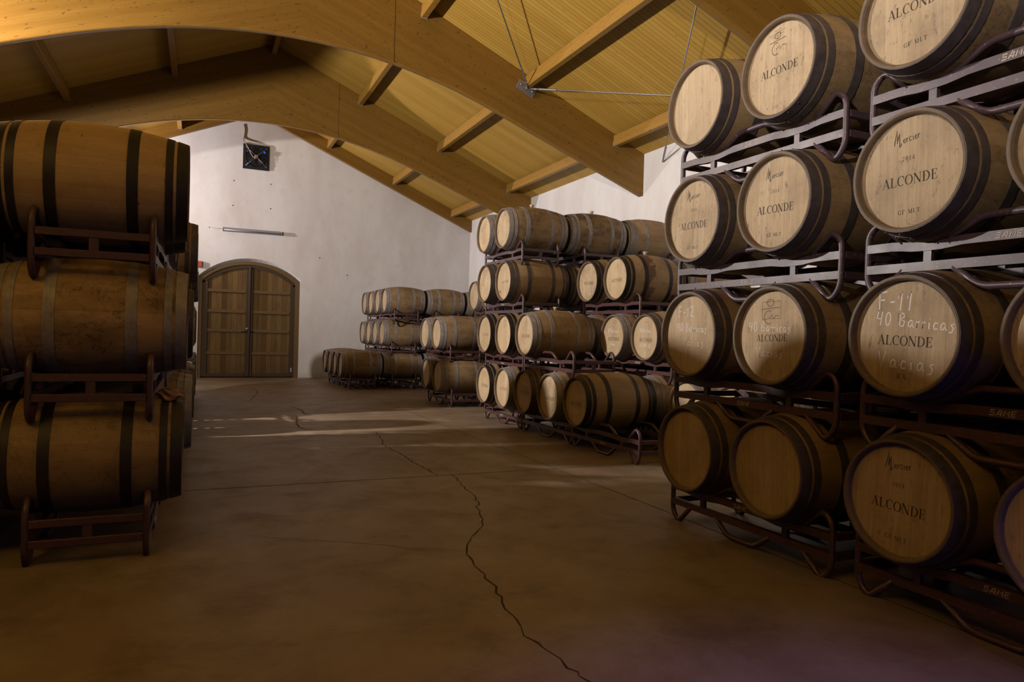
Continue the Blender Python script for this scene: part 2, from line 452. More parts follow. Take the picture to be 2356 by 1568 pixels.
HAND = {    # chalk handwriting, unit = cap height
 'F': (.62, [[(.08, -.02), (.04, 1.0)], [(.02, .97), (.52, 1.04)], [(.06, .52), (.42, .56)]]),
 '-': (.42, [[(.05, .42), (.34, .45)]]),
 '1': (.46, [[(.02, .66), (.26, 1.05), (.20, -.06)]]),
 '2': (.62, [[(.05, .78), (.18, 1.02), (.40, .98), (.44, .72), (.24, .32), (.04, .04), (.26, .08), (.52, .0)]]),
 '3': (.56, [[(.06, .95), (.34, 1.0), (.40, .75), (.18, .55), (.42, .40), (.36, .05), (.04, .06)]]),
 '4': (.66, [[(.14, 1.02), (.05, .48), (.44, .46)], [(.50, 1.04), (.42, -.06)]]),
 '5': (.56, [[(.44, 1.0), (.12, 1.0), (.10, .58), (.40, .55), (.42, .12), (.06, .0)]]),
 '0': (.60, [arc(.28, .5, .21, .52, 80, 440, 16)]),
 '/': (.40, [[(.04, -.1), (.32, 1.05)]]),
 'B': (.66, [[(.10, 0), (.08, 1.02)], [(.04, 1.0), (.36, 1.04), (.46, .80), (.12, .54), (.50, .42), (.44, .06), (.06, .0)]]),
 'a': (.56, [[(.42, .46), (.22, .56), (.06, .34), (.10, .06), (.26, .04), (.42, .40), (.44, .10), (.54, .02)]]),
 'r': (.36, [[(.06, .50), (.10, .02), (.12, .40), (.30, .52)]]),
 'i': (.30, [[(.12, .50), (.14, .02), (.22, .04)], [(.14, .72), (.16, .76)]]),
 'c': (.46, [[(.38, .48), (.18, .54), (.06, .28), (.14, .02), (.40, .08)]]),
 'o': (.52, [arc(.24, .28, .19, .26, 70, 430, 14)]),
 's': (.44, [[(.38, .54), (.14, .46), (.34, .22), (.26, -.10), (.04, -.12)]]),
 'V': (.70, [[(.02, 1.0), (.26, .0), (.56, 1.04)]]),
 'e': (.44, [[(.06, .26), (.34, .32), (.26, .52), (.08, .40), (.08, .10), (.22, .0), (.40, .12)]]),
 'l': (.28, [[(.14, 1.0), (.10, .04), (.22, .02)]]),
 'n': (.5, [[(.06, .5), (.08, .0), (.10, .36), (.28, .5), (.34, .3), (.38, .0)]]),
 'M': (1.05, [[(.0, -.25), (.16, .55), (.30, 1.35), (.36, .60), (.34, -.10), (.46, .45), (.58, .95), (.60, .3), (.62, -.55), (.74, -.40), (.84, -.15)]]),
 ' ': (.40, []),
}
FX = -.4404   # just proud of the head's face (the head is 35 mm inside the rim)
def head_pt(u, v): return (FX, -u, v)
def stamp(mb, text, cu, cv, hgt, mi, gap=.10, slant=0.0):
    W = sum(STAMP[c][0]+gap for c in text)-gap
    x = -W/2
    for ch in text:
        adv, strokes = STAMP[ch]
        for pts, w in strokes:
            w2 = [k*hgt for k in w] if isinstance(w, list) else w*hgt
            mb.strip([((px+x)*hgt+cu, (py-.5)*hgt+cv) for px, py in pts], w2, head_pt, mi)
        x += adv+gap
def hand(mb, text, u0, v0, hgt, mi, w=.0065, gap=.10, tilt=0.0):
    x = 0
    ct, stn = math.cos(tilt), math.sin(tilt)
    for ch in text:
        adv, strokes = HAND[ch]
        for pts in strokes:
            q = [((px+x)*hgt, py*hgt) for px, py in pts]
            mb.strip([(u0+a*ct-b*stn, v0+a*stn+b*ct) for a, b in q], w, head_pt, mi)
        x += adv+gap
def lines(mb, L, mi, w=.003):
    for pts in L: mb.strip(pts, w, head_pt, mi)
def mercier(mb, mi, cv=.165, cu=-.012, s=.046):
    hand(mb, 'M', cu-.072, cv-.012, s, mi, .0042, .0)
    hand(mb, 'ercier', cu-.026, cv-.022, s*.86, mi, .0036, -.02, .10)
def emblem(mb, mi, cu=0, cv=.15, s=1.0):
    """small branded crest: a rounded crest over a scripted C on a line"""
    lines(mb, [arc(cu, cv+.045*s, .020*s, .016*s, 0, 360, 10), [(cu-.055*s, cv+.018*s), (cu+.055*s, cv+.022*s)], arc(cu-.01*s, cv-.02*s, .028*s, .030*s, 60, 300, 10),
               [(cu-.01*s, cv-.024*s), (cu+.012*s, cv-.010*s), (cu+.016*s, cv-.028*s), (cu+.034*s, cv-.012*s), (cu+.052*s, cv-.018*s)]], mi, .0032*s)

def head_mesh(kind):
    mb = MB()
    r = .267
    mb.disc(-.440, r, 48, 0)
    I, F, C = 1, 2, 3
    AH = .047
    if kind == 'full':
        mercier(mb, I); stamp(mb, '2014', -.010, .068, .021, I, .20); stamp(mb, 'ALCONDE', -.004, -.035, AH, I, .045); stamp(mb, 'GF MLT', -.006, -.186, .021, I, .16)
    elif kind == 'crest_full':
        emblem(mb, I, -.025, .150, 1.15); stamp(mb, 'ALCONDE', -.008, -.002, AH, I, .045); stamp(mb, '2014', -.03, -.215, .017, F, .2)
        lines(mb, [[(-.09, .212), (.03, .225)], [(-.07, .20), (.02, .208)], [(-.05, .232), (.0, .238)], [(-.10, -.20), (-.09, -.215)]], F, .003)
    elif kind == 'mlt':
        stamp(mb, 'ALCONDE', -.004, .010, AH, I, .045); stamp(mb, 'GF MLT', .0, -.165, .022, I, .16); mercier(mb, I, .20)
    elif kind == 'f12':
        hand(mb, 'F-12', -.135, .120, .070, C, .006); hand(mb, '40 Barricas', -.150, .028, .052, C, .0055, .06, -.06); hand(mb, 'Vacias', -.085, -.078, .056, C, .0045, .16, -.03)
    elif kind == 'chalk40':
        emblem(mb, F, -.01, .135, 1.3); lines(mb, [[(-.075, .10), (-.075, .20), (.07, .20), (.07, .10), (-.075, .10)]], F, .003)
        hand(mb, '40 Barricas', -.185, .035, .052, C, .0052, .09, -.06); stamp(mb, 'ALCONDE', .0, -.012, .040, I, .045); hand(mb, 'Vacias', -.125, -.118, .054, C, .0045, .16, -.05); stamp(mb, '2014', -.02, -.215, .016, F, .2)
    elif kind == 'f11':
        hand(mb, 'F-11', -.150, .125, .082, C, .0068); hand(mb, '40 Barricas', -.158, .052, .060, C, .0062, .12, -.05); stamp(mb, 'ALCONDE', .0, -.022, AH, I, .045)
        hand(mb, 'Vacias', -.135, -.152, .072, C, .0055, .20, -.03); stamp(mb, 'RA', -.005, -.192, .026, I, .16)
    elif kind == 'name':
        stamp(mb, 'ALCONDE', .0, -.02, AH*.92, I, .045); emblem(mb, F, 0, .15, .9)
    elif kind == 'name_faint':
        stamp(mb, 'ALCONDE', .0, -.01, AH*.85, F, .045); emblem(mb, F, 0, .16, .7)
    elif kind == 'tap':
        stamp(mb, 'ALCONDE', .02, -.01, AH*.85, F, .045); emblem(mb, F, .02, .16, .7)
        for r, du, dv in ((.017, 0, 0), (.010, .022, -.02), (.008, .004, -.034)):
            mb.poly([head_pt(-.17+du+r*math.cos(2*PI*i/12), -.135+dv+r*math.sin(2*PI*i/12)) for i in range(12)], I)
    elif kind == 'crest':
        emblem(mb, F, 0, .165, 1.2)
    elif kind == 'chalk_ten':
        hand(mb, '10 Barricas', -.150, .055, .050, C, .0045, .0); stamp(mb, 'ALCONDE', .0, -.03, AH, I, .045); hand(mb, 'llena', -.08, -.12, .05, C, .004); emblem(mb, F, 0, .17, .9)
    elif kind == 'chalk_nine':
        hand(mb, '10 Barricas', -.140, .065, .045, C, .0045, .0); stamp(mb, 'ALCONDE', .0, -.03, AH, I, .045); hand(mb, '14-04-20', -.13, -.125, .046, C, .0045); hand(mb, '2', -.02, -.23, .05, C, .0045); emblem(mb, F, 0, .165, 1.0)
    elif kind == 'chalk_dark':
        hand(mb, '10 Barr', -.115, .09, .055, C, .0042); stamp(mb, 'ALCONDE', .0, -.01, AH*.9, I, .045); lines(mb, [[(.02, -.07), (.03, -.20)]], C, .005)
    elif kind == 'chalk_date':
        hand(mb, '30/04', -.02, .03, .062, C, .0042); stamp(mb, 'ALCONDE', -.01, -.03, AH*.95, I, .045); hand(mb, '10-04', -.10, -.15, .05, C, .0042); emblem(mb, F, -.01, .18, .8)
    elif kind == 'chalk_f2':
        hand(mb, 'F-2', -.07, -.01, .072, C, .0065); hand(mb, '53', -.13, -.10, .05, C, .005); emblem(mb, F, 0, .17, .8)
    return mb.mesh('head_'+kind, [M_HD, M_INK, M_FINK, M_CHALK], fix=False)
HEADS = {}
def head_of(kind):
    if kind not in HEADS: HEADS[kind] = head_mesh(kind)
    return HEADS[kind]

# ------------------------------------------------------------------ barrel
BR = .345; HL = .475
def rad(x): return BR-.0615*(abs(x)/HL)**2.1
def body_mesh():
    mb = MB(); pr = []
    for sg in (-1, 1):
        mb.lathe([(sg*.440, .262), (sg*.462, .264)], 48); mb.lathe([(sg*.462, .264), (sg*.473, .271)], 48); mb.lathe([(sg*.473, .271), (sg*HL, .275), (sg*HL, rad(HL))], 48, smooth=False)
    N = 14
    for i in range(N+1):
        x = -HL+2*HL*i/N
        pr.append((x, rad(x)))
    mb.lathe(pr, 48)
    me = mb.mesh('staves', [M_ST])
    return me
def hoop_mesh(x0, x1, mat, name):
    mb = MB(); t = .0035
    pr = [(x0, rad(x0)-.002), (x0, rad(x0)+t), ((x0+x1)/2, rad((x0+x1)/2)+t), (x1, rad(x1)+t), (x1, rad(x1)-.002)]
    for k in range(5):
        q = pr[k:k+2] if k not in (1, 2) else None
        if k == 1: mb.lathe(pr[1:4], 48)
        elif q and len(q) == 2: mb.lathe(q, 48, smooth=False)
    for a in (.5, .57):                      # two rivets on the lap
        xm = (x0+x1)/2; r = rad(xm)+t
        for s in (-1, 1):
            xr = xm+s*(x1-x0)*.22
            c = (xr, r*math.cos(a*PI*1.2), r*math.sin(a*PI*1.2))
            mb.box(c, (.006, .005, .005))
    me = mb.mesh(name, [mat])
    return me
BODY = body_mesh()
HOOPX = [(-.473, -.414), (-.397, -.357), (-.222, -.166), (.166, .222), (.357, .397), (.414, .473)]
HOOPS = {k: [hoop_mesh(a, b, m, 'hoop') for a, b in HOOPX] for k, m in (('black', M_HB), ('grey', M_HG), ('dark', M_HD2))}
mb = MB(); mb.disc(.440, .267, 48, 0); BACK = mb.mesh('head_plain', [M_HD], fix=False)
mb = MB(); mb.lathe([(.0, .0), (0, .022), (.028, .025), (.034, .034), (.048, .034), (.050, .0)], 14, axis='z'); BUNG = mb.mesh('bung', [M_BUNG])
DZ = .562-BR           # barrel's underside above the rack's foot
def barrel(x, y, z, label, kind='blank', hoops='dark', face=-1, tone=1.0, dirt=.4, stain=0.0, bung=False, group=None, roll=None):
    """x, y, z: point under the belly; face -1: front head towards -X"""
    o = empty('wine_barrel', (x, y, z), label, 'barrel', 0.0 if face < 0 else PI)
    if group: o['group'] = group
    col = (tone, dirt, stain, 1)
    c = (0, 0, BR)
    ro = 0.0 if (stain or bung) else (rnd.uniform(-PI, PI) if roll is None else roll)
    a = link('staves', BODY, o, c); a.rotation_euler = (ro, 0, 0); a.color = col
    for i, me in enumerate(HOOPS[hoops]):
        q = link('hoop', me, o, c); q.rotation_euler = (ro+rnd.uniform(-.3, .3), 0, 0); q.color = col
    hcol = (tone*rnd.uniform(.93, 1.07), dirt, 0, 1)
    q = link('head', head_of(kind), o, c); q.color = hcol; q.rotation_euler = (rnd.uniform(-.05, .05), 0, 0)
    q = link('head', BACK, o, c); q.color = hcol; q.rotation_euler = (rnd.uniform(-PI, PI), 0, 0)
    if bung: link('bung', BUNG, o, (0, 0, 2*BR-.004))
    return o

# ------------------------------------------------------------------ rack
RW, RL, TR = .285, .703, .0175   # half width, half length, tube radius
TIER = .777
def rail_mesh(z0, z1, dip, tag, mat):
    """long rail along y, outer face towards -x, sagging under each barrel"""
    mb = MB(); n = 28
    yy = [-RL+2*RL*i/n for i in range(n+1)]
    b = len(mb.v)
    for yv in yy:
        d = dip*max(math.exp(-((abs(yv)-.3675)/.13)**4), 0)
        for (xx, zz) in ((-.016, z0-d), (.016, z0-d), (.016, z1-d), (-.016, z1-d)): mb.v.append((xx, yv, zz))
    for i in range(n):
        for k in range(4):
            k2 = (k+1) % 4
            mb.face([b+i*4+k, b+i*4+k2, b+(i+1)*4+k2, b+(i+1)*4+k])
    mb.face([b, b+1, b+2, b+3]); mb.face([b+n*4+k for k in (3, 2, 1, 0)])
    me = mb.mesh('rail', [mat, M_TAG])
    if tag:
        t = MB(); hgt = .025; zc = (z0+z1)/2; x = -.075; sl = .22
        G = {'S': [[(.8, .95), (.1, .95), (.1, .55), (.75, .5), (.75, .05), (.0, .05)]], 'A': [[(-.05, 0), (.45, .97), (.75, .97), (.75, 0)], [(.3, .3), (.75, .3)]],
             'M': [[(.0, 0), (.12, .97), (.45, .4), (.85, .97), (.85, 0)]], 'E': [[(.75, .05), (.1, .05), (.1, .95), (.8, .95)], [(.1, .5), (.65, .5)]]}
        for ch in 'SAME':
            for pts in G[ch]:
                t.strip([(x+(px+sl*py)*hgt, zc-hgt/2+py*hgt) for px, py in pts], hgt*.22, lambda u, v: (-.0172, -u-.02, v), 1)
            x += hgt*1.18
        me2 = bpy.data.meshes.new('rail')
        import bmesh
        bm = bmesh.new(); bm.from_mesh(me)
        vs = [bm.verts.new(v) for v in t.v]
        for f in t.f:
            bf = bm.faces.new([vs[i] for i in f]); bf.material_index = 1
        bm.to_mesh(me2); bm.free()
        me2.materials.append(mat); me2.materials.append(M_TAG)
        me = me2
    return me
ZU, ZL = (.214, .258), (.105, .149)
def rack_meshes(mat):
    R = {}
    R['ru'] = rail_mesh(*ZU, .013, False, mat); R['rl'] = rail_mesh(*ZL, 0, False, mat)
    R['rut'] = rail_mesh(*ZU, .013, True, mat); R['rlt'] = rail_mesh(*ZL, 0, True, mat)
    def one(f, name):
        m = MB(); f(m); return m.mesh(name, [mat])
    R['strut'] = one(lambda m: m.box((0, 0, (ZL[1]+ZU[0]-.018)/2), (.024, .040, ZU[0]-ZL[1]+.02)), 'strut')
    R['loop'] = one(lambda m: m.tube([(0, .50, .245), (0, .635, .372), (0, RL, .315), (0, RL, .06), (0, .635, -.018), (0, .50, .118)], TR, 10, fillet=.075, seg=6), 'end_loop')
    R['saddle'] = one(lambda m: m.tube([(0, -.275, .245), (0, -.125, .335), (0, .125, .335), (0, .275, .245)], TR, 10, fillet=.05, seg=4), 'saddle')
    R['foot'] = one(lambda m: m.tube([(0, -.245, .115), (0, -.125, TR), (0, .125, TR), (0, .245, .115)], TR, 10, fillet=.05, seg=4), 'foot')
    R['bar'] = one(lambda m: m.box((0, 0, 0), (2*RW-.03, .030, .042), bev=.003), 'end_bar')
    R['estrut'] = one(lambda m: m.box((0, 0, (ZL[1]+ZU[0])/2), (.045, .022, ZU[0]-ZL[1]+.006)), 'end_strut')
    return R
RK = {'maroon': rack_meshes(M_RK), 'lamplit': rack_meshes(M_RK2)}
def rack(x, y, z, label, style='maroon', tag='u', face=-1, group=None):
    R = RK[style]
    o = empty('barrel_rack', (x, y, z), label, 'barrel rack', 0.0 if face < 0 else PI)
    if group: o['group'] = group
    for s in (-1, 1):
        rz = 0 if s < 0 else PI
        def put(name, me, yy=0, zz=0, rot=rz):
            q = link(name, me, o, (s*RW, yy, zz)); q.rotation_euler = (0, 0, rot); return q
        put('rail', R['rut' if (tag == 'u' and s < 0) else 'ru']); put('rail', R['rlt' if (tag == 'l' and s < 0) else 'rl'])
        for yy in (-.37, .37): put('strut', R['strut'], yy)
        put('end_loop', R['loop'], 0, 0, 0); put('end_loop', R['loop'], 0, 0, PI)
        put('saddle', R['saddle']); put('foot', R['foot'])
        for zz in (sum(ZU)/2, sum(ZL)/2): link('end_bar', R['bar'], o, (0, s*RL, zz))
        link('end_strut', R['estrut'], o, (0, s*RL, 0))
    return o

def floor_z(y): return -.006*(y-3.0)
ORD = ['first', 'second', 'third', 'fourth', 'fifth', 'sixth', 'seventh', 'eighth', 'ninth', 'tenth']
TN_ = {1: 'bottom tier', 2: 'second tier', 3: 'third tier', 4: 'top tier'}
SUP = .49   # slack
DEF = dict(kind='blank', hoops='dark', tone=1.0, dirt=.4)

def unit(xc, yc, tier, face, rlabel, slots, style='maroon', tag='u', rgroup=None, bgroup=None):
    """a rack and what lies on it; slots: two dicts or None, the one at smaller y first"""
    z = floor_z(yc)+TIER*(tier-1)
    nm = 'left stack' if xc < 0 else 'near right stack' if yc < 5 else 'middle stack' if yc < 11 else 'low stack' if yc < 14 else 'far stack by the end wall'
    rgroup, bgroup = 'barrel racks of the '+nm, 'barrels of the '+nm
    rack(xc, yc, z, rlabel, style, tag, face, rgroup)
    for s, sl in zip((-1, 1), slots):
        if sl is None: continue
        d = dict(sl); lab = d.pop('label'); dx = d.pop('dx', 0.0)
        barrel(xc+dx, yc+s*.3675, z+DZ, lab, face=face, group=bgroup, **d)

# ------------------------------------------------------------------ setting
XL, XR, YB, YE = -5.0, 7.70, -4.0, 20.6
RX, RZ, EZ = 1.35, 7.53, 4.83
SL = (RZ-EZ)/(XR-RX)
def roof(x): return RZ-SL*abs(x-RX)
def fl(x, y): return (x, y, floor_z(y))

# camera (also used to place the floor's cracks where they lie)
F, YAW, PITCH, ROLL, CH = 1599.4, math.radians(24.1855), math.radians(-.5267), math.radians(1.6379), 1.3
fwd = Vector((math.sin(YAW)*math.cos(PITCH), math.cos(YAW)*math.cos(PITCH), math.sin(PITCH)))
rgt = Vector((math.cos(YAW), -math.sin(YAW), 0)); up = rgt.cross(fwd)
r2 = rgt*math.cos(ROLL)+up*math.sin(ROLL); u2 = up*math.cos(ROLL)-rgt*math.sin(ROLL)

def build_shell():
    # floor slab with joints and cracks
    mb = MB()
    x0, x1, y0, y1 = XL-.3, XR+.3, YB-.3, YE+.6
    mb.poly([fl(x0, y0), fl(x1, y0), fl(x1, y1), fl(x0, y1)], 0)
    mb.poly([(x0, y0, -.4), (x0, y1, -.4), (x1, y1, -.4), (x1, y0, -.4)], 0)
    for a, b in (((x0, y0), (x1, y0)), ((x1, y0), (x1, y1)), ((x1, y1), (x0, y1)), ((x0, y1), (x0, y0))):
        mb.poly([fl(*a), (a[0], a[1], -.4), (b[0], b[1], -.4), fl(*b)], 0)
    g = lambda u, v: (u, v, floor_z(v)+.0012)
    mb.strip([(XL, 6.09), (XR, 6.11)], .010, g, 2); mb.strip([(XL, 11.17), (XR, 11.12)], .010, g, 2)
    mb.strip([(3.20, YB), (3.215, 2.0), (3.26, 4.5), (3.25, 6.9), (3.26, 15.2), (3.26, YE)], .009, g, 2)
    mb.strip([(XL, 1.05), (XR, 1.08)], .010, g, 2)
    R = random.Random(3)
    def crack(pts, w):
        q = []
        for a, b in zip(pts, pts[1:]):
            n = max(2, int(math.hypot(b[0]-a[0], b[1]-a[1])/.06))
            for i in range(n):
                t = i/n; j = .020 if i else 0
                q.append((a[0]+(b[0]-a[0])*t+R.uniform(-j, j), a[1]+(b[1]-a[1])*t+R.uniform(-j, j)))
        q.append(pts[-1])
        mb.strip(q, [w*R.uniform(.35, .95) for _ in q], g, 1)
    for pts, w in CRACKS: crack(pts, w)
    mb.build('floor', [M_FL, M_CRK, M_JNT], kind='structure', label='stained brown concrete floor with long cracks and saw-cut joints', fix=False)

    # end wall with an arched door recess
    zf = floor_z(YE); dx0, dx1, zs, za = -.06, 2.58, 2.67, 3.20
    half = (dx1-dx0)/2; rise = za-zs; Rr = (half**2+rise**2)/(2*rise); mx = (dx0+dx1)/2; cz = za-Rr
    A = math.asin(half/Rr)
    arch = [(mx+Rr*math.sin(-A+2*A*i/20), cz+Rr*math.cos(-A+2*A*i/20)) for i in range(21)]
    hole = [(dx0, zf-.02)]+arch+[(dx1, zf-.02)]
    D = .26
    mb = MB()
    top = lambda x: roof(x)+.12
    xs = [dx0]+[p[0] for p in arch[1:-1]]+[dx1]; zs_ = [p[1] for p in arch]
    def quad(xa, za0, za1, xb, zb0, zb1): mb.poly([(xa, YE, za0), (xb, YE, zb0), (xb, YE, zb1), (xa, YE, za1)])
    quad(XL-.3, zf-.3, top(XL-.3), dx0, zf-.3, top(dx0))
    for i in range(20):
        xa, xb = arch[i][0], arch[i+1][0]
        if xa < RX < xb:
            zm = arch[i][1]+(arch[i+1][1]-arch[i][1])*(RX-xa)/(xb-xa)
            quad(xa, arch[i][1], top(xa), RX, zm, top(RX)); quad(RX, zm, top(RX), xb, arch[i+1][1], top(xb))
        else: quad(xa, arch[i][1], top(xa), xb, arch[i+1][1], top(xb))
    quad(dx1, zf-.3, top(dx1), XR+.3, zf-.3, top(XR+.3))
    inn = [(p[0], p[1]-(.09 if 0 < i < len(hole)-1 else 0)) for i, p in enumerate(hole)]
    for a, b, a2, b2 in zip(hole, hole[1:], inn, inn[1:]):
        mb.poly([(a[0], YE, a[1]), (a2[0], YE+.13, a2[1]), (b2[0], YE+.13, b2[1]), (b[0], YE, b[1])])
        mb.poly([(a2[0], YE+.13, a2[1]), (a2[0], YE+D, a2[1]), (b2[0], YE+D, b2[1]), (b2[0], YE+.13, b2[1])])
    mb.prism([(XL-.3, zf-.3), (XR+.3, zf-.3), (XR+.3, top(XR+.3)), (RX, top(RX)), (XL-.3, top(XL-.3))], 1, YE+D+.08, YE+D+.3)
    # plugged drill holes, hairline scratches
    for (hx, hz) in ((.76, 5.30), (1.72, 5.31), (.75, 4.62), (1.73, 4.63), (.17, 3.97), (3.9, 2.9), (3.1, 3.35)):
        mb.disc(YE-.002, .016, 10, 1, 'y', (hx, 0, hz))
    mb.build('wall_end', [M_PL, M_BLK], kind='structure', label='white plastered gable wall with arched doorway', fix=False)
    # right, left and back walls
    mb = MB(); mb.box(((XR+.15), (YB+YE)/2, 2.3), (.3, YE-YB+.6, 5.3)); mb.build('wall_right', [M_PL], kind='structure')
    mb = MB(); mb.box(((XL-.15), (YB+YE)/2, 2.3), (.3, YE-YB+.6, 5.3)); mb.build('wall_left', [M_PL2], kind='structure')
    mb = MB()
    zt = lambda x: roof(x)+.12
    mb.prism([(XL-.3, -.3), (.8, -.3), (.8, 2.2), (2.2, 2.2), (2.2, -.3), (XR+.3, -.3), (XR+.3, zt(XR+.3)), (RX, zt(RX)), (XL-.3, zt(XL-.3))], 1, YB-.25, YB)
    mb.build('wall_back', [M_PL2], kind='structure')
    # boarded roof slopes
    for nm, xa, xb in (('right', RX, XR+.35), ('left', XL-.35, RX)):
        mb = MB()
        pts = [(xa, roof(xa)), (xb, roof(xb)), (xb, roof(xb)+.06), (xa, roof(xa)+.06)]
        mb.prism(pts, 1, YB-.3, YE+.3)
        mb.build('ceiling', [M_BD], kind='structure', label='yellow pine boarded %s slope of the ceiling' % nm)
    # arched glulam trusses
    def bottom(x):
        d = abs(x-RX)
        return 5.80-.0575*d*d if d < 3.3 else 5.80-.0575*3.3**2-.375*(d-3.3)
    xs = [XL+(XR-XL)*i/72 for i in range(73)]
    for yb, lab in ((11.2, 'near arched glulam beam with its straight top under the boards'), (16.2, 'far arched glulam beam in front of the end wall'), (6.2, 'arched glulam beam above the nearest barrel stack')):
        mb = MB()
        b = len(mb.v)
        for yy in (yb, yb+.14):
            for x in xs: mb.v.append((x, yy, bottom(x))); mb.v.append((x, yy, roof(x)))
        n = len(xs); o = 2*n
        for i in range(n-1):
            q = b+2*i
            mb.face([q, q+2, q+3, q+1]); mb.face([q+o, q+o+1, q+o+3, q+o+2]); mb.face([q, q+o, q+o+2, q+2], 0, True); mb.face([q+1, q+3, q+o+3, q+o+1])
        mb.face([b, b+1, b+o+1, b+o]); e = b+2*(n-1); mb.face([e, e+o, e+o+1, e+1])
        # vertical splice joint
        mb.box((RX+1.43, yb-.001, (bottom(RX+1.43)+roof(RX+1.43))/2), (.006, .004, roof(RX+1.43)-bottom(RX+1.43)), 1)
        mb.build('arched_beam', [M_GL, M_DKW], kind='structure', label=lab)
    for nm, s in (('right', 1), ('left', -1)):       # rafters on the end wall
        mb = MB(); xe = XR if s > 0 else XL
        mb.prism([(RX, roof(RX)), (xe, roof(xe)), (xe, roof(xe)-.36), (RX, roof(RX)-.36)], 1, YE-.14, YE)
        mb.build('rafter_beam', [M_GL], kind='structure', label='straight glulam rafter under the %s slope against the end wall' % nm)
    # purlins between the beams, each in its shoes
    bays = [(11.34, 16.2, 'far bay'), (16.34, YE-.14, 'bay by the end wall'), (6.34, 11.2, 'near bay'), (YB, 6.2, 'bay over the camera')]
    for ya, yb, bn in bays:
        for k, px in enumerate((-4.45, -2.5, -.6, RX, 3.27, 5.2, 7.05)):
            if bn == 'bay over the camera' and k < 4: continue
            mb = MB(); L = yb-ya; zt = roof(px+(.05 if px >= RX else -.05))
            mb.box((0, 0, 0), (.10, L, .20), bev=.004)
            side = 'ridge' if px == RX else ('right slope' if px > RX else 'left slope')
            place = '' if px == RX else ', %s from the ridge' % ORD[abs(k-3)-1]
            o = mb.build('purlin', [M_PU], loc=(px, (ya+yb)/2, zt-.10), kind='structure', label='glulam purlin in the %s on the %s%s' % (bn, side, place))
            for s in (-1, 1):
                m = MB(); yy = s*(L/2-.012)
                m.box((0, yy, -.103), (.112, .024, .006)); m.box((-.053, yy, -.06), (.006, .024, .09)); m.box((.053, yy, -.06), (.006, .024, .09))
                m.build('joist_hanger', [M_GREY], o)
CRACKS = []
def pix_floor(u, v):
    d = r2*((u-1178)/F)-u2*((v-784)/F)+fwd
    # plane z = -.006 (y - 3)
    t = (.018-CH)/(d.z+.006*d.y)
    return (d.x*t, d.y*t)
q8 = lambda L: [pix_floor(400+x/2.945, 860+y/2.945) for x, y in L]
CRACKS.append((q8([(1375,392),(1372,405),(1412,450),(1412,475),(1480,515),(1550,550),(1590,580),(1640,605),(1700,640),(1790,685)]), .016))
CRACKS.append((q8([(1885,683),(1925,712),(1970,765),(2030,815),(2065,865),(2045,900),(2075,930),(2095,985),(2095,1020),(2060,1060),(2010,1110),(1990,1150),(1985,1200),(2010,1245),(2035,1296)])
               + [pix_floor(*p) for p in ((1130,1340),(1155,1385),(1180,1415),(1205,1462),(1250,1490),(1290,1515),(1330,1545),(1365,1572),(1420,1620))], .014))
CRACKS.append((q8([(500,1095),(700,1110),(880,1130),(1040,1130),(1250,1145),(1400,1155),(1600,1185),(1850,1190),(1970,1200)]), .0045))
CRACKS.append((q8([(790,217),(830,230),(870,250),(890,270),(940,280)]), .030)); CRACKS.append((q8([(825,283),(835,300),(830,340),(850,360),(930,378)]), .024))
CRACKS.append((q8([(515,92),(560,110),(568,128),(545,155),(520,180)]), .026)); CRACKS.append((q8([(450,72),(575,72)]), .03))
build_shell()

